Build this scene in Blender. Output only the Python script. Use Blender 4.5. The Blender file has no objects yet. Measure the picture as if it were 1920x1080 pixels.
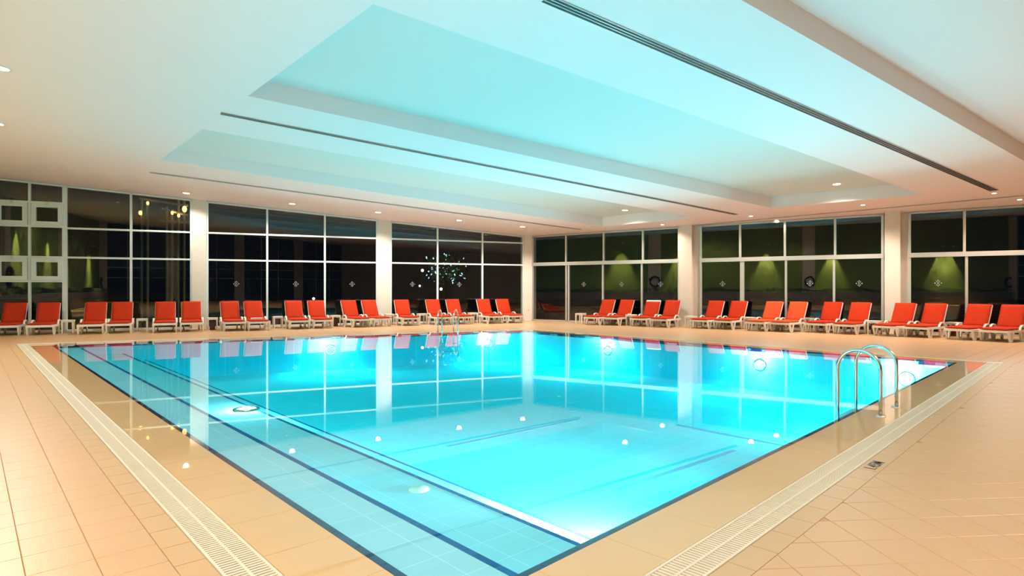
import bpy, bmesh, math, random
from mathutils import Vector, Matrix
from mathutils.geometry import tessellate_polygon
random.seed(7)
R = math.radians

# ------------------------------------------------------------------ camera
F, H = 1130.0, 1.5                      # focal length in px of a 1920 px wide frame, eye height (m)
sc = bpy.context.scene
cd = bpy.data.cameras.new('camera')
cd.sensor_width = 36.0
cd.lens = 36.0 * F / 1920.0
cd.clip_end = 400
cam = bpy.data.objects.new('camera', cd)
sc.collection.objects.link(cam)
cam.location = (0, 0, H)
cam.rotation_euler = (R(90), 0, 0)
sc.camera = cam

# ------------------------------------------------------------------ world / exposure
w = bpy.data.worlds.new('night'); sc.world = w; w.use_nodes = True
w.node_tree.nodes['Background'].inputs[0].default_value = (0.010, 0.013, 0.020, 1)
w.node_tree.nodes['Background'].inputs[1].default_value = 0.25
sc.view_settings.view_transform = 'Standard'
sc.view_settings.look = 'None'
sc.view_settings.gamma = 1.0
sc.view_settings.use_curve_mapping = False
sc.view_settings.exposure = 0.18
cy = sc.cycles
cy.use_denoising = True
cy.max_bounces = 6; cy.diffuse_bounces = 3; cy.glossy_bounces = 3
cy.transmission_bounces = 4; cy.transparent_max_bounces = 16
cy.use_adaptive_sampling = True; cy.adaptive_threshold = 0.05
cy.caustics_reflective = False; cy.caustics_refractive = False
cy.sample_clamp_indirect = 10.0

# lamp strengths (W) and colours
P_DOWN, P_SPOT, P_HALL, P_POOL, P_WASH = 270.0, 150.0, 430.0, 150.0, 5000.0
C_WARM = (1.0, 0.89, 0.80); C_PINK = (1.0, 0.80, 0.66); C_POOL = (1.0, 0.97, 0.95); C_BEAM = (0.85, 0.96, 1.06)

# ------------------------------------------------------------------ helpers
COL = sc.collection
def tag(o, label=None, cat=None, group=None, kind=None):
    if label: o['label'] = label
    if cat: o['category'] = cat
    if group: o['group'] = group
    if kind: o['kind'] = kind
    return o
def empty(name, loc=(0, 0, 0), rz=0.0, parent=None):
    o = bpy.data.objects.new(name, None)
    o.empty_display_size = 0.1
    COL.objects.link(o); o.location = loc; o.rotation_euler = (0, 0, rz)
    if parent: o.parent = parent
    return o
def link(name, me, parent=None, loc=None, rz=None):
    o = bpy.data.objects.new(name, me); COL.objects.link(o)
    if parent: o.parent = parent
    if loc is not None: o.location = loc
    if rz is not None: o.rotation_euler = (0, 0, rz)
    return o
def copy_tree(o, parent=None):
    c = o.copy(); COL.objects.link(c); c.parent = parent
    for ch in o.children: copy_tree(ch, c)
    return c

class MB:
    def __init__(s): s.v = []; s.f = []
    def add(s, vs, fs):
        n = len(s.v); s.v += [tuple(v) for v in vs]; s.f += [tuple(i + n for i in f) for f in fs]; return s
    def box(s, x0, x1, y0, y1, z0, z1):
        return s.add([(x0,y0,z0),(x1,y0,z0),(x1,y1,z0),(x0,y1,z0),(x0,y0,z1),(x1,y0,z1),(x1,y1,z1),(x0,y1,z1)],
                     [(0,3,2,1),(4,5,6,7),(0,1,5,4),(1,2,6,5),(2,3,7,6),(3,0,4,7)])
    def prism(s, poly, z0, z1):               # poly: list of (x,y) counter-clockwise
        n = len(poly)
        vs = [(p[0], p[1], z0) for p in poly] + [(p[0], p[1], z1) for p in poly]
        fs = [tuple(range(n - 1, -1, -1)), tuple(range(n, 2 * n))]
        fs += [(i, (i + 1) % n, n + (i + 1) % n, n + i) for i in range(n)]
        return s.add(vs, fs)
    def hexa(s, a, b):                        # two quads (lists of 4 points)
        return s.add(list(a) + list(b), [(0,3,2,1),(4,5,6,7),(0,1,5,4),(1,2,6,5),(2,3,7,6),(3,0,4,7)])
    def bar(s, p, q, wx, wy, up=(0, 0, 1)):   # rectangular bar from p to q
        p, q, up = Vector(p), Vector(q), Vector(up)
        d = (q - p).normalized()
        a = d.cross(up)
        if a.length < 1e-5: a = d.cross(Vector((1, 0, 0)))
        a.normalize(); b = a.cross(d).normalized()
        a *= wx / 2; b *= wy / 2
        return s.hexa([p - a - b, p + a - b, p + a + b, p - a + b], [q - a - b, q + a - b, q + a + b, q - a + b])
    def tube(s, path, r, n=12, cap=True):
        path = [Vector(p) for p in path]; rings = []
        ref = None
        for i, p in enumerate(path):
            d = (path[min(i + 1, len(path) - 1)] - path[max(i - 1, 0)]).normalized()
            if ref is None:
                ref = d.orthogonal().normalized()
            ref = (ref - d * ref.dot(d)).normalized()
            b = d.cross(ref)
            rings.append([p + r * (math.cos(2*math.pi*k/n) * ref + math.sin(2*math.pi*k/n) * b) for k in range(n)])
        vs = [v for rg in rings for v in rg]; fs = []
        for i in range(len(rings) - 1):
            for k in range(n):
                fs.append((i*n + k, i*n + (k+1) % n, (i+1)*n + (k+1) % n, (i+1)*n + k))
        if cap: fs += [tuple(range(n - 1, -1, -1)), tuple(range((len(rings)-1)*n, len(rings)*n))]
        return s.add(vs, fs)
    def lathe(s, prof, c=(0, 0, 0), n=24):    # prof: list of (r,z)
        vs = []; fs = []
        for (r, z) in prof:
            for k in range(n):
                t = 2*math.pi*k/n
                vs.append((c[0] + r*math.cos(t), c[1] + r*math.sin(t), c[2] + z))
        for i in range(len(prof) - 1):
            for k in range(n):
                fs.append((i*n + k, i*n + (k+1) % n, (i+1)*n + (k+1) % n, (i+1)*n + k))
        return s.add(vs, fs)
    def mesh(s, name, mat, smooth=False, bevel=0.0, seg=2):
        me = bpy.data.meshes.new(name)
        me.from_pydata(s.v, [], s.f)
        bm = bmesh.new(); bm.from_mesh(me)
        bmesh.ops.recalc_face_normals(bm, faces=bm.faces)
        if bevel > 0:
            bmesh.ops.bevel(bm, geom=list(bm.edges), offset=bevel, segments=seg, profile=0.6, affect='EDGES', clamp_overlap=True)
        bm.to_mesh(me); bm.free()
        if smooth:
            for p in me.polygons: p.use_smooth = True
        me.materials.append(mat)
        return me
    def obj(s, name, mat, parent=None, smooth=False, bevel=0.0, seg=2):
        return link(name, s.mesh(name, mat, smooth, bevel, seg), parent)

# ------------------------------------------------------------------ materials
def srgb(r, g, b):
    f = lambda c: (c/12.92 if c <= 0.04045 else ((c + 0.055)/1.055)**2.4)
    return (f(r/255), f(g/255), f(b/255))
def base_mat(name, col, rough=0.5, metal=0.0, noise=0.0, nscale=3.0, coat=0.0, bump=0.0, bscale=40.0, spec=0.5):
    m = bpy.data.materials.new(name); m.use_nodes = True
    nt = m.node_tree; b = nt.nodes['Principled BSDF']
    b.inputs['Base Color'].default_value = (*col, 1)
    b.inputs['Roughness'].default_value = rough
    b.inputs['Metallic'].default_value = metal
    b.inputs['Specular IOR Level'].default_value = spec
    if coat:
        b.inputs['Coat Weight'].default_value = coat; b.inputs['Coat Roughness'].default_value = 0.0
        b.inputs['Coat IOR'].default_value = 1.33
    geo = nt.nodes.new('ShaderNodeNewGeometry')
    if noise > 0:
        n = nt.nodes.new('ShaderNodeTexNoise'); n.inputs['Scale'].default_value = nscale; n.inputs['Detail'].default_value = 5
        nt.links.new(geo.outputs['Position'], n.inputs['Vector'])
        mx = nt.nodes.new('ShaderNodeMix'); mx.data_type = 'RGBA'
        mx.inputs['A'].default_value = (*[c*(1 - noise) for c in col], 1)
        mx.inputs['B'].default_value = (*[min(1, c*(1 + noise)) for c in col], 1)
        nt.links.new(n.outputs['Fac'], mx.inputs['Factor'])
        nt.links.new(mx.outputs['Result'], b.inputs['Base Color'])
    if bump > 0:
        n2 = nt.nodes.new('ShaderNodeTexNoise'); n2.inputs['Scale'].default_value = bscale; n2.inputs['Detail'].default_value = 4
        nt.links.new(geo.outputs['Position'], n2.inputs['Vector'])
        bp = nt.nodes.new('ShaderNodeBump'); bp.inputs['Strength'].default_value = bump; bp.inputs['Distance'].default_value = 0.01
        nt.links.new(n2.outputs['Fac'], bp.inputs['Height']); nt.links.new(bp.outputs['Normal'], b.inputs['Normal'])
    return m
def emit_mat(name, col, strength):
    m = bpy.data.materials.new(name); m.use_nodes = True
    nt = m.node_tree; nt.nodes.remove(nt.nodes['Principled BSDF'])
    e = nt.nodes.new('ShaderNodeEmission'); e.inputs[0].default_value = (*col, 1); e.inputs[1].default_value = strength
    nt.links.new(e.outputs[0], nt.nodes['Material Output'].inputs['Surface'])
    return m
def sheet_mat(name, ior, tint, gloss=(1, 1, 1), bump=0.0, bscale=1.5, rough=0.0):
    """clear sheet (glass, calm water): Fresnel mirror over tinted see-through, the same from both sides"""
    m = bpy.data.materials.new(name); m.use_nodes = True
    nt = m.node_tree; nt.nodes.remove(nt.nodes['Principled BSDF']); N = nt.nodes.new; L = nt.links.new
    geo = N('ShaderNodeNewGeometry')
    mi = N('ShaderNodeMix'); mi.data_type = 'FLOAT'; mi.inputs['A'].default_value = ior; mi.inputs['B'].default_value = 1.0/ior
    L(geo.outputs['Backfacing'], mi.inputs['Factor'])
    fr = N('ShaderNodeFresnel'); L(mi.outputs['Result'], fr.inputs['IOR'])
    tr = N('ShaderNodeBsdfTransparent'); tr.inputs[0].default_value = (*tint, 1)
    gl = N('ShaderNodeBsdfGlossy'); gl.inputs['Color'].default_value = (*gloss, 1); gl.inputs['Roughness'].default_value = rough
    if bump > 0:
        n = N('ShaderNodeTexNoise'); n.inputs['Scale'].default_value = bscale; n.inputs['Detail'].default_value = 2
        L(geo.outputs['Position'], n.inputs['Vector'])
        bp = N('ShaderNodeBump'); bp.inputs['Strength'].default_value = bump; bp.inputs['Distance'].default_value = 0.01
        L(n.outputs['Fac'], bp.inputs['Height']); L(bp.outputs['Normal'], gl.inputs['Normal'])
    mx = N('ShaderNodeMixShader')
    L(fr.outputs[0], mx.inputs[0]); L(tr.outputs[0], mx.inputs[1]); L(gl.outputs[0], mx.inputs[2])
    L(mx.outputs[0], nt.nodes['Material Output'].inputs['Surface'])
    return m

M = {}
M['ceiling'] = base_mat('ceiling_paint', (0.91, 0.83, 0.82), 0.9, noise=0.012, nscale=0.6)
M['panel_aqua'] = base_mat('panel_aqua', (0.68, 0.76, 0.73), 0.9, noise=0.012, nscale=0.6)  # cooler, greyer tone than the ceiling, for two of the panel tops
M['wall'] = base_mat('wall_paint', (0.74, 0.67, 0.57), 0.75, noise=0.02, nscale=1.0)
M['green'] = base_mat('green_wall_paint', (0.24, 0.33, 0.06), 0.8, noise=0.05, nscale=1.2)
M['frame'] = base_mat('white_frame', (0.68, 0.76, 0.73), 0.4, noise=0.02)
M['alu'] = base_mat('brushed_aluminium', (0.62, 0.60, 0.57), 0.35, metal=0.6, noise=0.03)
M['glass'] = sheet_mat('night_glass', 1.52, (0.86, 0.90, 0.88), bump=0.012, bscale=0.9)
M['deck'] = base_mat('deck_tile', (0.60, 0.37, 0.19), 0.33, noise=0.05, nscale=1.3, bump=0.10, bscale=60)
M['grout'] = base_mat('deck_grout', (0.50, 0.31, 0.165), 0.7, noise=0.08, nscale=2)
M['coping'] = base_mat('wet_coping_tile', (0.66, 0.41, 0.17), 0.45, noise=0.06, nscale=2.5, coat=1.0)
M['border'] = base_mat('border_tile', (0.58, 0.375, 0.19), 0.35, noise=0.06, nscale=3)
M['grate'] = base_mat('grate_plastic', (0.74, 0.66, 0.50), 0.45, noise=0.05, nscale=3)
M['trough'] = base_mat('gutter_shade', (0.04, 0.03, 0.02), 0.8, noise=0.1)  # near-black: the shade below the grates is put into this colour
M['navy'] = base_mat('navy_edge_tile', (0.005, 0.014, 0.07), 0.15, noise=0.1, nscale=4)
M['line'] = base_mat('soft_blue_tile', (0.10, 0.50, 0.70), 0.9, spec=0.0)
M['mark'] = base_mat('blue_step_tile', (0.01, 0.11, 0.30), 0.8, spec=0.1, noise=0.1, nscale=4)
M['water'] = sheet_mat('pool_water', 1.333, (0.93, 0.985, 1.0), bump=0.006, bscale=0.9)
M['chrome'] = base_mat('stainless_steel', (0.62, 0.60, 0.56), 0.16, metal=1.0, noise=0.04)
M['plastic'] = base_mat('white_plastic', (0.82, 0.77, 0.67), 0.38, noise=0.02, nscale=4)
M['red'] = base_mat('red_cushion_fabric', (0.47, 0.030, 0.004), 0.85, noise=0.07, nscale=5, bump=0.25, bscale=14, spec=0.2)
M['orange'] = base_mat('faded_red_cushion_fabric', (0.62, 0.075, 0.018), 0.85, noise=0.07, nscale=5, bump=0.25, bscale=14, spec=0.2)
M['dark'] = base_mat('diffuser_black', (0.02, 0.02, 0.02), 0.6, noise=0.05)
M['bin'] = base_mat('brown_bin_plastic', (0.09, 0.022, 0.014), 0.5, noise=0.1, nscale=5)
M['towel'] = base_mat('white_terry', (0.85, 0.82, 0.78), 0.95, noise=0.03, nscale=20, bump=0.5, bscale=150)
M['leaf'] = base_mat('leaf_green', (0.09, 0.14, 0.035), 0.45, noise=0.3, nscale=9)
M['wreath'] = base_mat('wreath_twigs', (0.05, 0.035, 0.022), 0.7, noise=0.3, nscale=30)
M['emblem'] = base_mat('frosted_white_print', (0.30, 0.30, 0.30), 0.7, noise=0.02)
M['ink'] = base_mat('black_print', (0.012, 0.012, 0.025), 0.4, noise=0.05)
M['asphalt'] = base_mat('night_paving', (0.03, 0.03, 0.03), 0.8, noise=0.2)
M['rubber'] = base_mat('grey_rubber', (0.30, 0.28, 0.26), 0.6, noise=0.05)
M['lens'] = emit_mat('downlight_lens', (1.0, 0.82, 0.55), 14.0)
M['lens_pink'] = emit_mat('spot_lens', (1.0, 0.75, 0.60), 14.0)
M['lens_pool'] = emit_mat('pool_lamp_lens', (0.92, 0.99, 1.0), 12.0)
M['bulb'] = emit_mat('pendant_bulb', (1.0, 0.66, 0.22), 18.0)

# pool tile: pale aqua with thin paler joints, laid parallel to the steps
def pool_tile_mat(name, col, rot):
    m = base_mat(name, col, 0.9, spec=0.0)
    nt = m.node_tree; N = nt.nodes.new; L = nt.links.new; b = nt.nodes['Principled BSDF']
    geo = N('ShaderNodeNewGeometry'); mp = N('ShaderNodeMapping'); mp.inputs['Rotation'].default_value = (0, 0, rot)
    L(geo.outputs['Position'], mp.inputs['Vector'])
    br = N('ShaderNodeTexBrick'); br.offset = 0.0; br.inputs['Scale'].default_value = 1.0
    br.inputs['Brick Width'].default_value = 0.3; br.inputs['Row Height'].default_value = 0.3
    br.inputs['Mortar Size'].default_value = 0.004; br.inputs['Bias'].default_value = 0
    br.inputs['Color1'].default_value = (*col, 1); br.inputs['Color2'].default_value = (*[c*0.96 for c in col], 1)
    br.inputs['Mortar'].default_value = (*[min(1, c*1.12 + 0.05) for c in col], 1)
    L(mp.outputs['Vector'], br.inputs['Vector']); L(br.outputs['Color'], b.inputs['Base Color'])
    return m

# ------------------------------------------------------------------ plan of the place
def fl(x, y, z=0.0):                    # where a sight line of the survey photo meets the level z
    Y = F*(H - z)/(y - 540.0); return Vector(((x - 960)/F*Y, Y))
def isect(p, d, q, e):
    c = d.x*e.y - d.y*e.x; t = ((q.x - p.x)*e.y - (q.y - p.y)*e.x)/c
    return p + d*t
# pool corners: left, far, right, near
A, B, C, D = fl(95, 646.5), fl(975, 619.3), fl(1795, 680), Vector((-0.28, 2.774))
POOL = [D, C, B, A]                     # counter-clockwise
def offset_poly(o):
    """pool outline moved outward by o (negative: inward)"""
    n = len(POOL); lines = []
    for i in range(n):
        p, q = POOL[i], POOL[(i + 1) % n]; d = (q - p).normalized()
        lines.append((p + Vector((d.y, -d.x))*o, d))
    return [isect(*lines[i - 1], *lines[i]) for i in range(n)]   # corner i between edge i-1 and i
SIDES = ['right', 'far right', 'far left', 'left']  # D-C, C-B, B-A, A-D
AD_ang = math.atan2(A.y - D.y, A.x - D.x)
# walls
K = fl(990, 600.5)                      # far corner of the room
uL = Vector((-2590, -F)).normalized(); nL = Vector((-uL.y, uL.x))
if nL.dot(-K) < 0: nL = -nL
uR = Vector((1800, -F)).normalized(); nR = Vector((uR.y, -uR.x))
if nR.dot(-K) < 0: nR = -nR
def s_on(u, x):                         # distance along a wall from the corner at picture column x
    d = Vector(((x - 960)/F, 1.0)); p = isect(Vector((0, 0)), d, K, u); return (p - K).dot(u)
sL = lambda x: s_on(uL, x)
sR = lambda x: s_on(uR, x)
L_END, R_END = sL(-200), 25.0
PL = K + uL*L_END; PR = K + uR*R_END
G1 = PL + Vector((0.333, -0.943))*46.0; G2 = Vector((21.0, -20.0))
# ceiling plane z = ca + cb x + cc y, falling towards the right-hand glass wall
def plane3(p1, p2, p3):
    a = Matrix([(1, p[0], p[1]) for p in (p1, p2, p3)]); return a.inverted() @ Vector([p[2] for p in (p1, p2, p3)])
q1 = K; q2 = K + uR*sR(1920); q3 = K + uL*sL(125)
ca, cb, cc = plane3((q1.x, q1.y, 3.90), (q2.x, q2.y, 4.06), (q3.x, q3.y, 5.06))
def cz(x, y, up=0.0): return ca + cb*x + cc*y + up
def cp(x, y, up=0.0):                   # sight line to ceiling
    dx, dz = (x - 960)/F, (540 - y)/F
    t = (ca + up - H)/(dz - cb*dx - cc); return Vector((dx*t, t, H + dz*t))

# ------------------------------------------------------------------ ceiling
REC = 0.38
c1 = [cp(465, 180), cp(1445, 390), cp(1730, 365), cp(700, 8)]
c2 = [cp(300, 300), cp(1130, 425), cp(1304, 408), cp(380, 242)]
e0, e1 = cp(1390, 0), cp(1920, 302)
dd = (e1 - e0).normalized(); off = Vector((dd.y, -dd.x, 0)).normalized()
pts = [e0 - dd*6.5, e1 + dd*2.0, e1 + dd*2.0 + off*5.0, e0 - dd*6.5 + off*5.0]
c3 = [Vector((p.x, p.y, cz(p.x, p.y))) for p in pts]
outer = [PL, K, PR, G2, G1]
def grow(poly, d):
    c = sum((Vector(p) for p in poly), Vector((0, 0)))/len(poly)
    return [Vector(p) + (Vector(p) - c).normalized()*d for p in poly]
outer_c = [Vector((p.x, p.y, cz(p.x, p.y))) for p in grow(outer, 0.5)]
def tess(loops, name, mat, parent=None):
    vs = [v for lp in loops for v in lp]
    tris = tessellate_polygon([[Vector((v.x, v.y, 0)) for v in lp] for lp in loops])
    mb = MB(); mb.add(vs, tris); return mb.obj(name, mat, parent)
ceil = tess([outer_c, c1, c2, c3], 'ceiling', M['ceiling']); tag(ceil, kind='structure')
tag(ceil, 'white sloping plaster ceiling with long sunken panels above the pool')
for cf in (c1, c2, c3):
    mb = MB(); n = 4; up = Vector((0, 0, REC))
    cen = sum(cf, Vector())/4
    top = [p + up + (cen - p).normalized()*0.03 for p in cf]
    mb.add(cf + top, [(i, (i+1) % n, n + (i+1) % n, n + i) for i in range(n)])
    sp_ = mb.obj('sunken_panel', M['ceiling'], ceil)
    MB().add(top, [(0, 1, 2, 3)]).obj('panel_top', M['ceiling'] if cf is c3 else M['panel_aqua'], sp_)

# ------------------------------------------------------------------ floor with deck tiles
def clip(poly, p, nrm):
    out = []
    for i in range(len(poly)):
        a, b = poly[i], poly[(i + 1) % len(poly)]
        da, db = (a - p).dot(nrm), (b - p).dot(nrm)
        if da >= 0: out.append(a)
        if (da >= 0) != (db >= 0): out.append(a + (b - a)*(da/(da - db)))
    return out
O_COP, O_GR, O_BOR = 0.424, 0.67, 0.825
deck_hole = [Vector((p.x, p.y, -0.006)) for p in offset_poly(O_GR)]
floor_out = [Vector((p.x, p.y, -0.006)) for p in grow(outer, 0.4)]
floor = tess([floor_out, deck_hole], 'floor', M['grout'])
tag(floor, 'pale beige tiled pool deck around the pool', kind='structure')
ob = offset_poly(O_BOR)                 # corners D', C', B', A'
def half(i):                            # line and outward normal of the border's outer edge i
    p, q = ob[i], ob[(i + 1) % 4]; d = (q - p).normalized(); return p, Vector((d.y, -d.x))
pDC, nDC = half(0); pCB, nCB = half(1); pBA, nBA = half(2); pAD, nAD = half(3)
room = [Vector(p) for p in outer]
def room_clip(poly):
    n = len(room)
    for i in range(n):
        a, b = room[i], room[(i + 1) % n]; d = (b - a)
        nr = Vector((d.y, -d.x))        # room is listed clockwise
        poly = clip(poly, a, nr)
        if len(poly) < 3: return []
    return poly
T, J = 0.30, 0.0035
tiles = []                              # (polygon, centre, full?, angle)
def lay(ang, origin, rng, clips):
    ux = Vector((math.cos(ang), math.sin(ang))); uy = Vector((-ux.y, ux.x))
    for i in range(rng[0], rng[1]):
        for j in range(rng[2], rng[3]):
            o = origin + ux*(i*T) + uy*(j*T); g = J/2
            poly = [o + ux*g + uy*g, o + ux*(T-g) + uy*g, o + ux*(T-g) + uy*(T-g), o + ux*g + uy*(T-g)]
            cen = o + ux*(T/2) + uy*(T/2)
            if cen.y < 0.9 or abs(cen.x) > 1.02*cen.y + 1.6: continue
            full = True; pl = poly
            for (p, nr) in clips:
                ds = [(v - p).dot(nr) for v in pl]
                if min(ds) < 0:
                    full = False; pl = clip(pl, p, nr)
                    if len(pl) < 3: break
            if len(pl) < 3: continue
            before = len(pl); rc = room_clip(pl)
            if len(rc) < 3: continue
            if rc is not pl and any((a - b).length > 1e-6 for a, b in zip(rc, pl)) or len(rc) != before: full = False
            ar = abs(sum(rc[k].x*rc[(k+1) % len(rc)].y - rc[(k+1) % len(rc)].x*rc[k].y for k in range(len(rc))))/2
            if ar < 0.004: continue
            tiles.append((rc, cen, full, ang))
g2 = 0.003
# left deck: parallel to the left pool edge; right deck: its own square grid; far decks: parallel to the far edges
lay(AD_ang, pAD, (-75, 8, 0, 40), [(pAD + nAD*g2, nAD), (pBA, -nBA)])
lay(R(5.0), Vector((3.0, 3.36)), (-14, 60, -10, 45), [(pDC + nDC*g2, nDC), (pCB, -nCB), (Vector((-0.3, 0)), Vector((1, 0)))])
lay(math.atan2(B.y - A.y, B.x - A.x), ob[3], (-30, 70, 0, 20), [(pBA + nBA*g2, nBA), (pCB, -nCB)])
lay(math.atan2(C.y - B.y, C.x - B.x), ob[2], (-20, 80, 0, 36), [(pCB + nCB*g2, nCB)])
def frame_px(c): return 1.0 if (abs(c.x/c.y) < 0.86 and c.y > 3.0) else 0.0
tiles.sort(key=lambda t: (-frame_px(t[1]), t[1].y))
def slab(poly, cen, mb):                # tile: chamfered top and four edges, 10 faces
    n = len(poly); c = 0.0025
    low = [(p.x - cen.x, p.y - cen.y, -0.006) for p in poly]
    mid = [(p.x - cen.x, p.y - cen.y, -0.0015) for p in poly]
    top = [((p.x - cen.x)*0.985, (p.y - cen.y)*0.985, 0.0) for p in poly]
    fs = [(i, (i+1) % n, n+(i+1) % n, n+i) for i in range(n)] + [(n+i, n+(i+1) % n, 2*n+(i+1) % n, 2*n+i) for i in range(n)]
    fs.append(tuple(range(2*n, 3*n))); mb.add(low + mid + top, fs)
full_me = {}
rest = MB(); n_ind = 0
for poly, cen, full, ang in tiles:
    if n_ind < 298:
        n_ind += 1
        if full:
            if ang not in full_me:
                h = T/2 - J/2; mb = MB()
                slab([Vector((-h, -h)), Vector((h, -h)), Vector((h, h)), Vector((-h, h))], Vector((0, 0)), mb)
                full_me[ang] = mb.mesh('tile', M['deck'])
            link('tile', full_me[ang], floor, (cen.x, cen.y, 0), ang)
        else:
            mb = MB(); c = sum(poly, Vector((0, 0)))/len(poly); slab(poly, c, mb)
            link('tile', mb.mesh('tile', M['deck']), floor, (c.x, c.y, 0))
    else:
        c = sum(poly, Vector((0, 0)))/len(poly); mb = MB(); slab(poly, c, mb)
        rest.add([(v[0] + c.x, v[1] + c.y, v[2]) for v in mb.v], mb.f)
tag(rest.obj('distant_tiles', M['deck'], floor), kind='stuff')

# ------------------------------------------------------------------ pool
M['pool'] = pool_tile_mat('aqua_pool_tile', (0.46, 0.82, 0.93), -AD_ang)
M['pool_step'] = pool_tile_mat('pale_aqua_step_tile', (0.38, 0.69, 0.80), -AD_ang)
pool = empty('swimming_pool', (0, 0, 0))
tag(pool, 'large four-sided indoor pool with aqua tiles, navy rim and beige coping', 'pool')
DEPTH = -1.05
ip = offset_poly(-0.055)                # inside the navy rim
mb = MB()
vs = [(p.x, p.y, -0.03) for p in ip] + [(p.x, p.y, DEPTH) for p in ip]
mb.add(vs, [(i, (i+1) % 4, 4+(i+1) % 4, 4+i) for i in range(4)] + [(4, 5, 6, 7)])
mb.obj('basin', M['pool'], pool)
nIn = -nAD                               # from left edge into the pool
def on_step(o):                          # ends of a line parallel to the left edge at distance o inside it
    p = D + nIn*o; d = (A - D).normalized()
    return isect(p, d, ip[0], ip[1] - ip[0]), isect(p, d, ip[2], ip[3] - ip[2])
offs = [0.055, 0.66, 1.55, 2.05]; zz = [-0.12, -0.30, -0.50]
for k in range(3):
    a0, b0 = on_step(offs[k]); a1, b1 = on_step(offs[k + 1])
    st = MB().prism([b0, a0, a1, b1], DEPTH, zz[k]).obj('step', M['pool_step'] if k < 2 else M['pool'], pool)
    L = (b1 - a1).length; n = int(L/0.30); d = (b1 - a1).normalized(); wd = [0.05, 0.045, 0.03][k]
    me = MB().box(0.003, L/n - 0.003, 0.0, wd, -0.01, 0.003).mesh('nosing_tile', M['mark'])
    rz = math.atan2(d.y, d.x)
    left = Vector((-d.y, d.x))
    shift = 0 if left.dot(nIn) < 0 else -wd
    for i in range(n):
        q = a1 + d*(L/n*i) + left*shift
        link('nosing_tile', me, st, (q.x, q.y, zz[k]), rz)
# navy floor lines
for (xa, ya, xb, yb) in ((839, 838, 1087, 786), (1160, 918, 1378, 845), (1269, 797, 1485, 838)):
    p, q = fl(xa, ya, DEPTH), fl(xb, yb, DEPTH)
    MB().bar((p.x, p.y, DEPTH + 0.004), (q.x, q.y, DEPTH + 0.004), 0.09, 0.008).obj('floor_line', M['line'], pool)
for (x, y) in ((1168, 862), (786, 918)):
    p = fl(x, y, DEPTH if x > 1000 else -0.3)
    zf = DEPTH if x > 1000 else -0.3
    MB().lathe([(0.0, 0.012), (0.07, 0.012), (0.075, 0.008), (0.09, 0.008), (0.095, 0.0)], (p.x, p.y, zf)).obj('floor_inlet', M['plastic'], pool, smooth=True)
def ring_tiles(name, o0, o1, z0, z1, mat, pitch, gap=0.004, parent=None, bev=0.0):
    pi, po = offset_poly(o0), offset_poly(o1)
    for i in range(4):
        a, b = pi[i], pi[(i+1) % 4]; c, d = po[(i+1) % 4], po[i]
        L = (b - a).length; n = max(1, round(L/pitch))
        dr = (b - a).normalized(); nr = Vector((dr.y, -dr.x)); rz = math.atan2(dr.y, dr.x)
        me = MB().box(gap/2, L/n - gap/2, -(o1 - o0), 0, z0, z1).mesh(name, mat)
        for k in range(n):
            q = a + dr*(L/n*k)
            if 0 < k < n - 1:
                link(name, me, parent, (q.x, q.y, 0), rz)
            else:                        # mitred end piece
                s0 = a if k == 0 else q + dr*gap/2; s1 = b if k == n - 1 else q + dr*(L/n - gap/2)
                t0 = d if k == 0 else s0 + nr*(o1 - o0); t1 = c if k == n - 1 else s1 + nr*(o1 - o0)
                MB().prism([s0, t0, t1, s1], z0, z1).obj(name, mat, parent)
ring_tiles('rim_tile', -0.055, 0.0, -0.09, -0.004, M['navy'], 0.30, 0.006, pool)
ring_tiles('coping_tile', 0.0, O_COP, -0.05, 0.0, M['coping'], 0.60, 0.003, pool)
ring_tiles('border_tile', O_GR, O_BOR, -0.05, 0.0, M['border'], 0.30, 0.005, pool)
# gutter trough under the grates
gi, go = offset_poly(O_COP), offset_poly(O_GR)
mb = MB()
for i in range(4):
    a, b, c, d = gi[i], gi[(i+1) % 4], go[(i+1) % 4], go[i]
    mb.add([(a.x, a.y, -0.12), (b.x, b.y, -0.12), (c.x, c.y, -0.12), (d.x, d.y, -0.12), (a.x, a.y, -0.03), (b.x, b.y, -0.03), (c.x, c.y, -0.03), (d.x, d.y, -0.03)],
           [(0, 1, 2, 3), (0, 1, 5, 4), (3, 2, 6, 7)])
mb.obj('gutter_trough', M['trough'], pool)
# water
wt = [Vector((p.x, p.y, 0.0)) for p in offset_poly(-0.003)]
wm = MB().prism([(p.x, p.y) for p in wt], DEPTH - 0.05, 0.0)      # a closed body of water, so that it can absorb red light
water = wm.obj('pool_water', M['water'])
va = M['water'].node_tree.nodes.new('ShaderNodeVolumeAbsorption'); va.inputs['Color'].default_value = (0.02, 0.965, 0.985, 1); va.inputs['Density'].default_value = 0.58
M['water'].node_tree.links.new(va.outputs[0], M['water'].node_tree.nodes['Material Output'].inputs['Volume'])
tag(water, 'still clear turquoise water filling the pool', 'water', kind='stuff')

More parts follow.
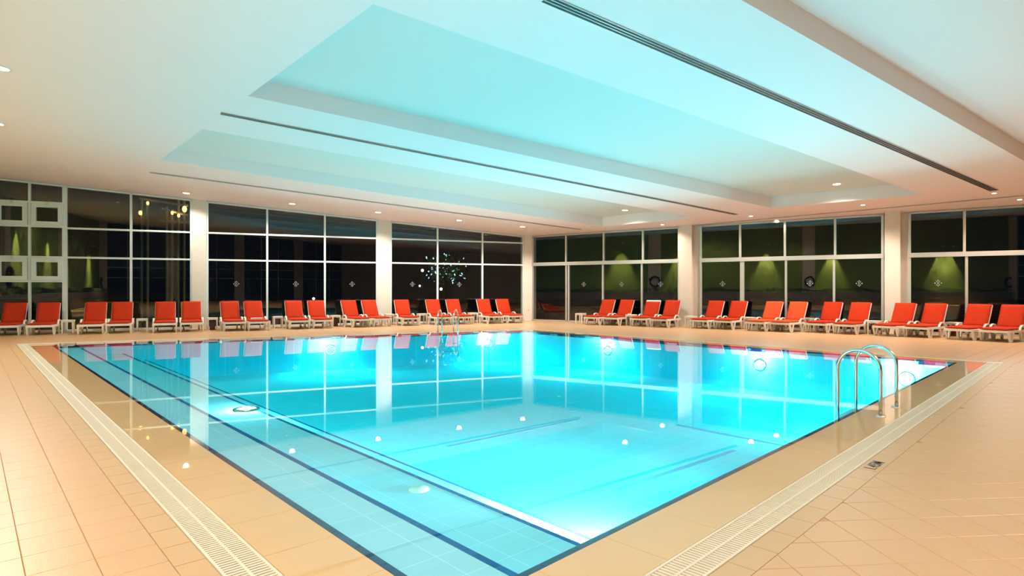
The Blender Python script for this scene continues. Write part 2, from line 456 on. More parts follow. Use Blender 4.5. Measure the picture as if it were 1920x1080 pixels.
# grates
def ordn(n):
    return ['first', 'second', 'third', 'fourth', 'fifth', 'sixth', 'seventh', 'eighth', 'ninth', 'tenth', 'eleventh', 'twelfth',
            'thirteenth', 'fourteenth', 'fifteenth', 'sixteenth', 'seventeenth', 'eighteenth', 'nineteenth', 'twentieth'][n - 1]
gi, go = offset_poly(O_COP + 0.006), offset_poly(O_GR - 0.006)
W = O_GR - O_COP - 0.012
for i in range(4):
    a, b, c, d = gi[i], gi[(i+1) % 4], go[(i+1) % 4], go[i]
    dr = (b - a).normalized(); nr = Vector((dr.y, -dr.x)); rz = math.atan2(dr.y, dr.x)
    L = (b - a).length; n = round(L/1.35); l = L/n
    fr = MB(); g = 0.003
    fr.box(g, l - g, -0.016, 0, -0.03, 0.003); fr.box(g, l - g, -W, -W + 0.016, -0.03, 0.003)
    fr_me = fr.mesh('side_rail', M['grate'])
    rib_me = MB().box(g, l - g, -W/2 - 0.008, -W/2 + 0.008, -0.02, 0.002).mesh('centre_rib', M['grate'])
    sl = MB(); m = int(l/0.030)
    for k in range(m):
        x = l*(k + 0.5)/m
        sl.box(x - 0.0085, x + 0.0085, -W/2 + 0.008, -0.016, -0.02, 0.0); sl.box(x - 0.0085, x + 0.0085, -W + 0.016, -W/2 - 0.008, -0.02, 0.0)
    sl_me = sl.mesh('slats', M['grate'])
    for k in range(n):
        q = a + dr*(l*k)
        root = empty('drain_grate', (q.x, q.y, 0), rz)
        if i == 0: lab = 'cream slatted gutter grate on right-hand pool side, %s from the bottom of the photo' % ordn(k + 1)
        elif i == 3: lab = 'cream slatted gutter grate on left-hand pool side, %s from the bottom of the photo' % ordn(n - k)
        elif i == 1: lab = 'cream gutter grate on far side below the right window wall, %s from its right end' % ordn(k + 1)
        else: lab = 'cream gutter grate on far side below the left window wall, %s from its left end' % ordn(n - k)
        tag(root, lab, 'grate', 'gutter grates around the pool')
        link('side_rail', fr_me, root); link('centre_rib', rib_me, root)
        tag(link('slats', sl_me, root), kind='stuff')
# grate corner fillers belong to the pool
for i in range(4):
    dr0 = (POOL[i] - POOL[i - 1]).normalized(); dr1 = (POOL[(i+1) % 4] - POOL[i]).normalized()
    n0 = Vector((dr0.y, -dr0.x)); n1 = Vector((dr1.y, -dr1.x)); p = gi[i]
    MB().prism([p, p + n0*W, go[i], p + n1*W], -0.03, 0.002).obj('grate_corner', M['grate'], pool)

# depth mark 1.45M on the border tiles
def flat_text(txt, size, mat, name, loc, rz, parent=None):
    cu = bpy.data.curves.new(name, 'FONT'); cu.body = txt; cu.size = size; cu.align_x = 'CENTER'; cu.align_y = 'CENTER'; cu.extrude = 0.0006; cu.offset = 0.002
    to = bpy.data.objects.new(name, cu); COL.objects.link(to)
    dg = bpy.context.evaluated_depsgraph_get(); me = bpy.data.meshes.new_from_object(to.evaluated_get(dg))
    bpy.data.objects.remove(to); me.materials.clear(); me.materials.append(mat)
    return link(name, me, parent, loc, rz)
p = fl(1637, 872); dDC = (C - D).normalized(); pl_in = (p - D).dot(dDC)
p = D + dDC*pl_in + nDC*((O_GR + O_BOR)/2)
flat_text('1.45M', 0.125, M['ink'], 'depth_mark', (p.x, p.y, 0.0008), math.atan2(dDC.y, dDC.x), pool)

# ------------------------------------------------------------------ glass walls
class Wall:
    def __init__(s, u, n, o=None): s.u, s.n, s.o = u, n, (K if o is None else o)
    def P(s, t, z, d=0.0):
        q = s.o + s.u*t + s.n*d; return Vector((q.x, q.y, z))
    def top(s, t):
        q = s.o + s.u*t; return cz(q.x, q.y)
    def quad(s, mb, t0, t1, z0, z1a, z1b, d0, d1, z0b=None):
        z0b = z0 if z0b is None else z0b
        return mb.hexa([s.P(t0, z0, d0), s.P(t1, z0b, d0), s.P(t1, z0b, d1), s.P(t0, z0, d1)],
                       [s.P(t0, z1a, d0), s.P(t1, z1b, d0), s.P(t1, z1b, d1), s.P(t0, z1a, d1)])
WLt, WRt = Wall(uL, nL), Wall(uR, nR)
def emblem(wall, t, z, parent, size=0.135):
    mb = MB(); e = 0.022; r = size*0.62
    def dia(ct, cz_, h):
        pts = [(ct - h, cz_), (ct, cz_ - h), (ct + h, cz_), (ct, cz_ + h)]
        mb.hexa([wall.P(a, b, e) for a, b in pts], [wall.P(a, b, e + 0.003) for a, b in pts])
    for a, b in ((r, 0), (-r, 0), (0, r), (0, -r)): dia(t + a, z + b, size*0.19)
    for sg in (-1, 1):
        prev = None
        for k in range(7):
            th = R(-62 + k*124/6)
            pt = (t + sg*(size*0.72 - size*0.62*math.cos(th)), z + size*0.62*math.sin(th)*0.95)
            if prev:
                (x0, y0), (x1, y1) = prev, pt; wv = size*0.05; dx, dy = x1 - x0, y1 - y0; l = math.hypot(dx, dy); nx, ny = -dy/l*wv, dx/l*wv
                pts = [(x0 + nx, y0 + ny), (x0 - nx, y0 - ny), (x1 - nx, y1 - ny), (x1 + nx, y1 + ny)]
                mb.hexa([wall.P(a, b, e) for a, b in pts], [wall.P(a, b, e + 0.003) for a, b in pts])
            prev = pt
    return mb.obj('emblem', M['emblem'], parent)
def window(name, label, wall, t0, t1, verts, rows, mat, fw=0.07, lower_rows=None, emb=(), rail=None, low_verts=None, zb=0.0):
    """verts: inner mullion positions, rows: heights of the transoms; panes follow the sloping head"""
    root = empty(name); tag(root, label, kind='structure')
    vs = [t0] + sorted(verts) + [t1]
    lows = [t0] + sorted(low_verts if low_verts else verts) + [t1]
    h = fw/2
    head = lambda t: wall.top(t) - 0.01
    def vbar(t, z0, z1, w_=fw, d0=-0.05, d1=0.06):
        wall.quad(MB_ := MB(), t - w_/2, t + w_/2, z0, z1, z1, d0, d1); MB_.obj('mullion', mat, root)
    zsplit = rail if rail else None
    for t in vs: vbar(min(max(t, t0 + h), t1 - h), (zsplit + 0.05) if zsplit else zb, head(t) - 0.01)
    if zsplit:
        for t in lows: vbar(min(max(t, t0 + h), t1 - h), zb, zsplit - 0.05)
    mb = MB(); wall.quad(mb, t0, t1, head(t0) - fw*0.8, head(t0), head(t1), -0.05, 0.06, head(t1) - fw*0.8); mb.obj('head_frame', mat, root)
    mb = MB(); wall.quad(mb, t0, t1, zb, zb + 0.06, zb + 0.06, -0.05, 0.06); mb.obj('sill', mat, root)
    for r in rows:
        th = 0.15 if r == rail else fw*0.9
        mb = MB(); wall.quad(mb, t0, t1, r - th/2, r + th/2, r + th/2, -0.055, 0.10 if r == rail else 0.065); mb.obj('transom', mat, root)
    levels = [zb + 0.03] + sorted(rows) + [None]
    for li in range(len(levels) - 1):
        z0, z1 = levels[li], levels[li + 1]
        use = lows if (zsplit and z1 is not None and z1 <= zsplit + 1e-6) else vs
        for a, b in zip(use[:-1], use[1:]):
            za = z1 if z1 is not None else head(a) - 0.02; zb_ = z1 if z1 is not None else head(b) - 0.02
            mb = MB(); wall.quad(mb, a, b, z0, za, zb_, -0.004, 0.004); mb.obj('pane', M['glass'], root)
    for t in emb: emblem(wall, t, 1.66, root)
    return root
ROW2, ROW1 = 2.56, 3.575
# left wall bays (t grows to the left)
tc = sL(981.5)
window('window_1', 'left wall window bay nearest the far corner, three panes wide', WLt, tc, sL(731), [sL(820), sL(904)], [ROW2, ROW1], M['frame'], emb=[sL(773), sL(861)])
window('window_2', 'left wall middle window bay between the two cream columns', WLt, sL(708), sL(387), [sL(501), sL(609)], [ROW2, ROW1], M['frame'], emb=[sL(443), sL(554.5), sL(660)])
window('window_3', 'left wall window bay left of the first cream column, two panes wide', WLt, sL(360.5), sL(122), [sL(246)], [ROW2, ROW1], M['frame'])
w4 = window('window_4', 'leftmost window bay with white framed hinged sashes', WLt, sL(122), L_END - 0.15, [sL(56), sL(-10), sL(-80), sL(-140)], [1.73, ROW2, 3.61, 4.43], M['frame'])
ts = [sL(122), sL(56), sL(-10), sL(-80)]
for a, b in zip(ts[:-1], ts[1:]):
    for z0, z1 in ((1.765, 2.525), (3.64, 4.40)):
        s_ = empty('sash', parent=w4); fwid = 0.14
        a_, b_ = a + 0.05, b - 0.05
        for (x0, x1, y0, y1) in ((a_, a_ + fwid, z0, z1), (b_ - fwid, b_, z0, z1), (a_ + fwid, b_ - fwid, z0, z0 + fwid), (a_ + fwid, b_ - fwid, z1 - fwid, z1)):
            mb = MB(); WLt.quad(mb, x0, x1, y0, y1, y1, 0.012, 0.085); mb.obj('sash_rail', M['frame'], s_)
        mb = MB(); c = (a_ + b_)/2; WLt.quad(mb, c - 0.03, c + 0.03, z1 - 0.06, z1 + 0.05, z1 + 0.05, 0.085, 0.115); mb.obj('latch', M['alu'], s_)
# right wall bays
window('window_5', 'right wall sliding glass bay nearest the far corner', WRt, sR(999), sR(1275), [sR(1062), sR(1132.5), sR(1206)], [2.59], M['alu'],
       emb=[sR(1095), sR(1166), sR(1239)], rail=2.59, low_verts=[sR(1062.5), sR(1067), sR(1131), sR(1204)], fw=0.075)
window('window_6', 'right wall sliding glass bay between two cream columns', WRt, sR(1313), sR(1657), [sR(1388), sR(1472), sR(1566)], [2.59], M['alu'],
       emb=[sR(1355), sR(1519), sR(1611)], rail=2.59, low_verts=[sR(1390), sR(1394), sR(1474), sR(1564)], fw=0.075)
window('window_7', 'rightmost sliding glass bay at the picture edge', WRt, sR(1703), R_END - 0.15, [sR(1808), sR(1925), sR(2050)], [2.59], M['alu'],
       emb=[sR(1759)], rail=2.59, low_verts=[sR(1812), sR(1929), sR(2054)], fw=0.075)
# wall bodies: plinths, columns
def wall_obj(name, label, wall, t0, t1, cols):
    mb = MB(); wall.quad(mb, t0, t1, -0.20, 0.0, 0.0, -0.30, 0.08)
    o = mb.obj(name, M['wall']); tag(o, label, kind='structure')
    for a, b, d in cols:
        mb = MB(); wall.quad(mb, a, b, 0.0, wall.top(a) + 0.03, wall.top(b) + 0.03, -0.30, d); mb.obj('column', M['wall'], o)
    return o
wall_obj('wall_left', 'glazed left-hand wall with cream columns', WLt, -0.3, L_END, [(sL(731) , sL(708), 0.09), (sL(387), sL(360.5), 0.09), (L_END - 0.15, L_END + 0.3, 0.09)])
wall_obj('wall_right', 'glazed right-hand wall with cream columns', WRt, 0.5, R_END, [(sR(1275), sR(1313), 0.0), (sR(1657), sR(1703), 0.0), (R_END - 0.15, R_END + 0.3, 0.1)])
# deeper piers standing proud of the glass on the right-hand wall and the corner pier
for a, b, d in ((sR(1277), sR(1301), 0.30), (sR(1659), sR(1688), 0.30)):
    mb = MB(); WRt.quad(mb, a, b, 0.0, WRt.top(a) + 0.03, WRt.top(b) + 0.03, 0.0, d); mb.obj('pier', M['wall'], bpy.data.objects['wall_right'])
cor = [K + uL*tc + nL*0.09, K + uL*tc - nL*0.3, K + Vector((0.1, 0.7)), K + uR*sR(999) - nR*0.3, K + uR*sR(999) + nR*0.02]
zt = cz(K.x, K.y) + 0.05
mb = MB().prism([tuple(p) for p in cor], 0, zt); mb.obj('corner_pier', M['wall'], bpy.data.objects['wall_left'])
mb = MB(); q = K + uL*(tc) + nL*0.09
sk = MB(); WLt.quad(sk, tc + 0.02, tc + 0.02 + 0.001, 0.0, 0.01, 0.01, 0.0, 0.01)
# wall socket on corner pier
mid = (cor[0] + cor[4])/2; dv = (cor[4] - cor[0]).normalized(); nv = Vector((dv.y, -dv.x))
if nv.dot(-K) < 0: nv = -nv
so = empty('wall_socket', (mid.x + nv.x*0.005, mid.y + nv.y*0.005, 0.50)); so.rotation_euler = (0, 0, math.atan2(dv.y, dv.x))
tag(so, 'small white round wall socket low on the far corner pier', 'socket')
pb = MB(); pb.box(-0.05, 0.05, -0.012, 0.0, -0.05, 0.05); pb.obj('plate', M['plastic'], so, bevel=0.004)
pb = MB(); pb.box(-0.025, 0.025, -0.016, -0.011, -0.025, 0.025); pb.obj('insert', M['rubber'], so, bevel=0.003)

# ------------------------------------------------------------------ the rest of the room (seen mirrored in the glass)
def plain_wall(name, label, p, q, mat, z1=None, thick=0.2):
    d = (q - p).normalized(); nr = Vector((-d.y, d.x))      # outside
    c = Vector((0, 8))
    if nr.dot(c - p) > 0: nr = -nr
    a = [p, q, q + nr*thick, p + nr*thick]
    za, zb = (z1 or cz(p.x, p.y) + 0.1), (z1 or cz(q.x, q.y) + 0.1)
    mb = MB().hexa([(v.x, v.y, -0.1) for v in a], [(a[0].x, a[0].y, za), (a[1].x, a[1].y, zb), (a[2].x, a[2].y, zb), (a[3].x, a[3].y, za)])
    o = mb.obj(name, mat); tag(o, label, kind='structure'); return o
plain_wall('wall_green', 'olive green side wall mirrored in the dark windows', PL, G1, M['green'])
plain_wall('wall_side', 'cream wall to the right behind the viewer', PR, G2, M['wall'])
uB = (G2 - G1).normalized(); BLn = (G2 - G1).length; WBk = Wall(uB, Vector((-uB.y, uB.x)), G1)
wall_obj('wall_back', 'glazed wall with cream columns behind the viewer', WBk, 0, BLn, [(0.0, 0.6, 0.1), (6.0, 6.9, 0.1), (12.6, 13.5, 0.1), (19.2, 20.1, 0.1), (BLn - 0.6, BLn, 0.1)])
for k, (a, b) in enumerate(((0.6, 6.0), (6.9, 12.6), (13.5, 19.2), (20.1, BLn - 0.6))):
    window('window_%d' % (8 + k), 'window bay behind the viewer, %s from the green wall' % ordn(k + 1), WBk, a, b, [a + (b - a)/3, a + (b - a)*2/3], [ROW2, ROW1], M['frame'])
gd = (G1 - PL).normalized(); gn = Vector((-gd.y, gd.x)); gn = gn if gn.dot(-PL) > 0 else -gn
GL = (G1 - PL).length; grz = math.atan2(gd.y, gd.x); side = 1 if Vector((-gd.y, gd.x)).dot(gn) > 0 else -1
def mirrored(px, u, n):                 # where a sight line mirrored in a window meets the green wall
    d = Vector(((px - 960)/F, 1.0)).normalized(); h = isect(Vector((0, 0)), d, K, u); r = d - n*(2*d.dot(n))
    g = isect(h, r, PL, gd); return (g - PL).dot(gd)
cols_t = [mirrored(x, uR, nR) for x in (1226, 1515, 1888)]
lamps_t = [mirrored(x, uR, nR) for x in (1165, 1437, 1560, 1780)] + [mirrored(x, uL, nL) for x in (165, 30)]

gw = bpy.data.objects['wall_green']
for t in cols_t:
    if 0.5 < t < GL - 0.5:
        p = PL + gd*t; c = MB().box(-0.55, 0.55, -0.02, 0.18, 0, cz(p.x, p.y)) if side > 0 else MB().box(-0.55, 0.55, -0.18, 0.02, 0, cz(p.x, p.y))
        o = c.obj('pilaster', M['wall'], gw); o.location = (p.x, p.y, 0); o.rotation_euler = (0, 0, grz)
# planter bench along green wall with hedge
pa, pb_ = PL + gd*0.4, G1 - gd*0.4
mb = MB().hexa([(v.x, v.y, 0) for v in (pa, pb_, pb_ + gn*0.75, pa + gn*0.75)], [(v.x, v.y, 1.15) for v in (pa, pb_, pb_ + gn*0.75, pa + gn*0.75)])
pln = mb.obj('planter', base_mat('grey_render', (0.22, 0.21, 0.19), 0.85, noise=0.05)); tag(pln, 'long grey planter wall below the green wall', 'planter')
hb = MB(); rr = random.Random(3)
for i in range(5200):
    t = rr.uniform(0.5, GL - 0.5)
    h = 0.36*(0.65 + 0.35*math.sin(t*1.7)*math.sin(t*0.6 + 1))
    p = PL + gd*t + gn*rr.uniform(0.30, 0.72); z = 1.16 + rr.random()**0.8*h
    v = Vector((rr.uniform(-1, 1), rr.uniform(-1, 1), rr.uniform(-0.2, 1))).normalized()*rr.uniform(0.09, 0.17)
    s_ = v.orthogonal().normalized()*v.length*0.28; o = Vector((p.x, p.y, z))
    hb.add([o, o + v*0.5 + s_, o + v, o + v*0.5 - s_], [(0, 1, 2, 3)])
hd = hb.obj('hedge', M['leaf']); tag(hd, 'low leafy hedge growing along the planter wall', 'hedge', kind='stuff')
for i, t in enumerate(cols_t[:3]):
    p = PL + gd*t + gn*0.24; path = []
    mb = MB(); rr = random.Random(20 + i)
    for k in range(220):
        th = rr.uniform(0, 6.283); rad = 0.42 + rr.uniform(-0.11, 0.11); o = Vector((p.x, p.y, 2.05)) + Vector((gd.x, gd.y, 0))*rad*math.cos(th) + Vector((0, 0, rad*math.sin(th))) + Vector((gn.x, gn.y, 0))*rr.uniform(-0.03, 0.09)
        v = Vector((rr.uniform(-1, 1), rr.uniform(-1, 1), rr.uniform(-1, 1))).normalized()*0.14; s_ = v.orthogonal().normalized()*0.03
        mb.add([o, o + v*0.5 + s_, o + v, o + v*0.5 - s_], [(0, 1, 2, 3)])
    ring = [Vector((p.x, p.y, 2.05)) + Vector((gd.x, gd.y, 0))*0.42*math.cos(k*math.pi/12) + Vector((0, 0, 0.42*math.sin(k*math.pi/12))) for k in range(25)]
    root = empty('wreath', (p.x, p.y, 2.05))
    tag(root, 'dark twig wreath hung on pilaster of the green wall, %s from the window end' % ordn(i + 1), 'wreath', 'wreaths on the green wall')
    for o_, nm in ((mb.mesh('twigs', M['wreath']), 'twigs'), (MB().tube(ring, 0.06, 8).mesh('ring', M['wreath']), 'ring')):
        o = link(nm, o_, root, (-p.x, -p.y, -2.05))
for i, t in enumerate(sorted(lamps_t)):
    if not (0.3 < t < GL - 0.3): continue
    p = PL + gd*t + gn*0.42; z = 5.2
    root = empty('wall_washer', (p.x, p.y, z)); tag(root, 'small cylindrical wall washer above the green wall, %s from the window end' % ordn(i + 1), 'lamp', 'wall washers on the green wall')
    MB().lathe([(0.0, 0.14), (0.06, 0.14), (0.06, 0.0), (0.05, 0.0)], n=16).obj('housing', M['alu'], root, smooth=False)
    ar = MB(); ar.bar((0, 0, 0.1), (-gn.x*0.42, -gn.y*0.42, 0.1), 0.03, 0.03); ar.obj('bracket', M['alu'], root)
    MB().lathe([(0.0, 0.01), (0.05, 0.01)], n=16).obj('lens', M['lens'], root)
    ld = bpy.data.lights.new('washer_light', 'SPOT'); ld.energy = P_WASH; ld.color = (1.0, 0.86, 0.45); ld.spot_size = R(62); ld.spot_blend = 0.6; ld.shadow_soft_size = 0.04
    lo = bpy.data.objects.new('washer_light', ld); COL.objects.link(lo); lo.parent = root; lo.location = (0, 0, -0.02)
# ground outside
g = tess([[Vector((x, y, -0.12)) for x, y in ((-70, -40), (70, -40), (70, 90), (-70, 90))], [Vector((p.x, p.y, -0.12)) for p in grow(outer, 0.3)]], 'ground_outside', M['asphalt']); tag(g, 'dark paving outside the windows at night', kind='structure')

# ------------------------------------------------------------------ ceiling fittings
def linear(px, width, n, label):
    p, q = cp(*px[0]), cp(*px[1]); p.z -= 0.004; q.z -= 0.004
    d = (q - p); L = d.length; d.normalize(); side_ = Vector((d.y, -d.x, 0)).normalized(); nrm = side_.cross(d).normalized()
    root = empty('air_diffuser', p); tag(root, label, 'air vent', 'linear ceiling diffusers')
    def strip(o, w_, h0, h1, name, mat):
        a = side_*(o - w_/2); b = side_*(o + w_/2); mb = MB()
        z0, z1 = nrm*h0, nrm*h1; v = Vector()
        mb.hexa([a + z0, b + z0, b + d*L + z0, a + d*L + z0], [a + z1, b + z1, b + d*L + z1, a + d*L + z1]); mb.obj(name, mat, root)
    sg = 1 if nrm.z < 0 else -1
    strip(0, width, -0.002*sg, 0.003*sg, 'slot_backing', M['dark'])
    pitch = width/n
    for k in range(n + 1):
        strip(-width/2 + k*pitch, pitch*0.22 if 0 < k < n else 0.012, 0.0, 0.010*sg, 'blade', M['alu'])
linear([(1024, -3), (1864, 357)], 0.20, 3, 'wide dark linear ceiling diffuser running from top centre to the right')
linear([(414, 212), (1381, 402)], 0.16, 2, 'dark linear ceiling diffuser between the two sunken panels')
linear([(281, 323), (1088, 430)], 0.14, 2, 'thin dark linear ceiling diffuser beside the left window wall')
linear([(1265, 425.5), (1990, 360)], 0.09, 1, 'thin dark linear ceiling diffuser along the right window wall')

def down_proto(name, r, lens):
    root = empty(name)
    MB().lathe([(r*0.72, 0.004), (r*0.74, -0.012), (r, -0.010), (r*1.02, 0.0)], n=28).obj('trim_ring', M['frame'], root, smooth=True)
    MB().lathe([(0.0, -0.006), (r*0.74, -0.006)], n=28).obj('lens', lens, root)
    return root
proto_a = down_proto('downlight', 0.15, M['lens']); proto_b = down_proto('ceiling_spot', 0.085, M['lens_pink'])
used = {}
tilt = Vector((-cb, -cc, 1)).normalized().to_track_quat('Z', 'Y').to_euler()
def put_down(proto, pos, label, power, col, group, size=150):
    if proto.name not in used: o = proto; used[proto.name] = 1
    else: o = copy_tree(proto)
    o.location = pos; o.rotation_euler = tilt
    tag(o, label, 'ceiling light', group)
    ld = bpy.data.lights.new('lamp', 'SPOT'); ld.energy = power; ld.color = col; ld.spot_size = R(size); ld.spot_blend = 0.5; ld.shadow_soft_size = 0.09
    lo = bpy.data.objects.new('lamp', ld); COL.objects.link(lo); lo.parent = o; lo.location = (0, 0, -0.05)
pend = []
for i, (x, y) in enumerate(((349, 362), (548, 382), (709, 398), (861, 413), (980, 425))):
    pend.append((proto_a, cp(x, y), 'round warm downlight in ceiling beside left window wall, %s from the left' % ordn(i + 1), P_DOWN, C_WARM, 'downlights beside left window wall'))
pend.append((proto_a, cp(1172, 394, REC), 'round warm downlight inside the farther sunken ceiling panel', P_DOWN*0.5, C_WARM, None))
pend.append((proto_a, cp(1569, 345, REC), 'round warm downlight inside the nearer sunken ceiling panel', P_DOWN*0.6, C_WARM, None))
for i, (x, y) in enumerate(((1242, 421), (1408, 405), (1456, 413), (1618, 384), (1864, 362), (1912, 374))):
    pend.append((proto_b, cp(x, y), 'small bright ceiling spot above right window wall, %s from the left' % ordn(i + 1), P_SPOT, C_PINK, 'ceiling spots above right window wall'))
pend.append((proto_a, cp(4, 128), 'round downlight at left picture edge, the upper one', P_HALL, C_WARM, 'downlights over the left deck'))
pend.append((proto_a, cp(-4, 232), 'round downlight at left picture edge, the lower one', P_HALL, C_WARM, 'downlights over the left deck'))
def cpt(x, y): return Vector((x, y, cz(x, y)))
hall = [(-4.0, -11.0), (5.0, -11.0), (12.0, -12.0), (1.0, -18.0), (-6.4, 3.2), (-3.8, 0.4), (-11.5, 3.5), (-8.0, -2.5), (-2.0, -5.0), (2.2, -4.0), (4.5, 0.5), (7.8, 4.2), (11.0, 7.2), (7.5, -3.0), (12.0, 1.0), (14.5, 10.2)]
for i, (x, y) in enumerate(hall):
    pend.append((proto_a, cpt(x, y), 'round warm downlight in the ceiling outside the picture, hall row lamp %s' % ordn(i + 1), P_HALL*1.2 if x < 0 else P_HALL*0.42, C_WARM, 'hall downlights outside the picture'))
for a in pend: put_down(*a)

# ------------------------------------------------------------------ underwater lamps
def pool_light(pos, out, label, power, lift=0.28, lens_r=0.12, aim=None):
    """round lamp let into the pool wall; out: direction it faces"""
    root = empty('pool_light', pos); out = Vector(out).normalized()
    root.rotation_euler = out.to_track_quat('Z', 'Y').to_euler()
    tag(root, label, 'pool light', 'underwater pool lights')
    MB().lathe([(lens_r*1.35, 0.0), (lens_r*1.3, 0.02), (lens_r*1.02, 0.025), (lens_r, 0.015)], n=28).obj('ring', M['chrome'], root, smooth=True)
    MB().lathe([(0, 0.022), (lens_r*0.7, 0.02), (lens_r, 0.012)], n=28).obj('lens', M['lens_pool'], root, smooth=True)
    ld = bpy.data.lights.new('pool_lamp', 'POINT'); ld.energy = power; ld.color = C_POOL; ld.shadow_soft_size = 0.06
    lo = bpy.data.objects.new('pool_lamp', ld); COL.objects.link(lo); lo.parent = root; lo.location = (0, 0, lift)
    if aim:                             # the lamp's main beam, thrown along the pool floor
        q_, w_ = aim
        ld = bpy.data.lights.new('pool_beam', 'SPOT'); ld.energy = w_; ld.color = C_BEAM; ld.shadow_soft_size = 0.08; ld.spot_size = R(165); ld.spot_blend = 0.8
        lo = bpy.data.objects.new('pool_beam', ld); COL.objects.link(lo); lo.parent = root; lo.location = (0, 0, lift)
        lo.rotation_euler = (root.rotation_euler.to_matrix().inverted() @ Vector((0, 0, 1)).lerp(-out, q_).normalized()).to_track_quat('Z', 'Y').to_euler()
def on_edge(i, x):                      # point of pool edge i (inside rim) at picture column x
    p, q = ip[i], ip[(i + 1) % 4]; d = Vector(((x - 960)/F, 1.0)); h = isect(Vector((0, 0)), d, p, q - p)
    dr = (q - p).normalized(); return h, Vector((-dr.y, dr.x))
for i, x, z, lab, pw in ((2, 620, -0.42, 'round underwater lamp in far left pool wall, left of the far ladder', 1.0), (2, 915, -0.42, 'round underwater lamp in far left pool wall, right of the far ladder', 1.0),
                     (1, 1140, -0.42, 'round underwater lamp in far right pool wall, nearest the far corner', 1.0), (1, 1425, -0.42, 'round underwater lamp in far right pool wall, the middle one', 1.0),
                     (1, 1700, -0.42, 'round underwater lamp in far right pool wall, nearest the right corner', 1.0)):
    h, nn = on_edge(i, x); pool_light((h.x, h.y, z), (nn.x, nn.y, 0), lab, P_POOL*pw, 0.30, aim=(0.35, 600.0))
for al, pw, lab in ((2.45, 4.0, 'round underwater lamp in near right pool wall, at the bottom of the photo'), (9.4, 0.5, 'round underwater lamp in near right pool wall, beyond the near ladder')):
    p = ip[0] + dDC*al; pool_light((p.x, p.y, -0.28 if al < 5 else -0.5), (-nDC.x, -nDC.y, 0), lab, P_POOL*0.3, 0.75, aim=(0.42, 950.0*pw))
p = fl(462, 768, -0.30); pool_light((p.x, p.y, -0.30), (0, 0, 1), 'round underwater lamp set in the step tread on the left', P_POOL*0.5, 0.24, 0.14)

# ------------------------------------------------------------------ ladders
def ladder(edge_i, pts, label):
    """pts: two deck foot points; rails arch over the coping into the water"""
    a, b = POOL[edge_i], POOL[(edge_i + 1) % 4]; dr = (b - a).normalized(); inn = Vector((-dr.y, dr.x))
    c = (pts[0] + pts[1])/2
    root = empty('pool_ladder', (c.x, c.y, 0)); tag(root, label, 'ladder', 'steel pool ladders')
    sp = (pts[1] - pts[0]).dot(dr)
    for sg in (-0.5, 0.5):
        o = dr*(sp*sg); path = []
        P3 = lambda d, z: (o.x + inn.x*d, o.y + inn.y*d, z)
        span, top, rad = 0.46, 0.76, 0.23
        path += [P3(0, 0.0), P3(0, 0.25), P3(0, top - rad)]
        for k in range(1, 14):
            th = math.pi*k/14; path.append(P3(rad - rad*math.cos(th), top - rad + rad*math.sin(th)))
        path += [P3(span, top - rad), P3(span, 0.2), P3(span, -0.2), P3(span, -0.80)]
        MB().tube(path, 0.021, 14).obj('handrail', M['chrome'], root, smooth=True)
        MB().lathe([(0.0, 0.018), (0.03, 0.018), (0.052, 0.010), (0.055, 0.0)], (o.x, o.y, 0), 24).obj('flange', M['chrome'], root, smooth=True)
    for z in (-0.10, -0.36, -0.62):
        p0 = dr*(-sp/2); p1 = dr*(sp/2)
        t_ = MB(); t_.bar((p0.x + inn.x*0.46, p0.y + inn.y*0.46, z), (p1.x + inn.x*0.46, p1.y + inn.y*0.46, z), 0.09, 0.03); t_.obj('tread', M['chrome'], root, bevel=0.006)
    return root
def at_edge(edge_i, x, off_):           # point at distance off_ outside a pool edge at picture column x
    p, q = POOL[edge_i], POOL[(edge_i + 1) % 4]; dr = (q - p).normalized(); nr = Vector((dr.y, -dr.x))
    return isect(Vector((0, 0)), Vector(((x - 960)/F, 1.0)), p + nr*off_, dr)
ladder(0, [at_edge(0, 1651, 0.26), at_edge(0, 1681, 0.26)], 'stainless steel pool ladder with two arched handrails on the right pool edge')
ladder(2, [at_edge(2, 850.5, 0.26), at_edge(2, 821, 0.26)], 'small far stainless steel pool ladder in front of the red loungers')

# ------------------------------------------------------------------ sun loungers
def cushion(x0, x1, y0, y1, t, seed):
    """flat pad in its own plane, softly rounded, faintly wrinkled"""
    bm = bmesh.new(); rr = random.Random(seed); nx, ny = 8, 14; grid = {}
    for s_ in (0, 1):
        for i in range(nx + 1):
            for j in range(ny + 1):
                u, v = i/nx, j/ny
                e = min(u, 1 - u, )*(x1 - x0); f = min(v, 1 - v)*(y1 - y0); ed = min(1.0, min(e, f)/0.035)
                z = (t*(0.55 + 0.45*math.sqrt(ed)) if s_ else 0.0 + (1 - ed)*t*0.25) + (0.004*math.sin(9*u + seed)*math.sin(13*v + 2*seed) if s_ else 0)
                grid[s_, i, j] = bm.verts.new((x0 + (x1 - x0)*u, y0 + (y1 - y0)*v, z))
    for i in range(nx):
        for j in range(ny):
            bm.faces.new([grid[1, i, j], grid[1, i+1, j], grid[1, i+1, j+1], grid[1, i, j+1]])
            bm.faces.new([grid[0, i, j], grid[0, i, j+1], grid[0, i+1, j+1], grid[0, i+1, j]])
    for i in range(nx):
        bm.faces.new([grid[0, i, 0], grid[0, i+1, 0], grid[1, i+1, 0], grid[1, i, 0]])
        bm.faces.new([grid[0, i+1, ny], grid[0, i, ny], grid[1, i, ny], grid[1, i+1, ny]])
    for j in range(ny):
        bm.faces.new([grid[0, 0, j+1], grid[0, 0, j], grid[1, 0, j], grid[1, 0, j+1]])
        bm.faces.new([grid[0, nx, j], grid[0, nx, j+1], grid[1, nx, j+1], grid[1, nx, j]])
    bmesh.ops.recalc_face_normals(bm, faces=bm.faces)
    return bm
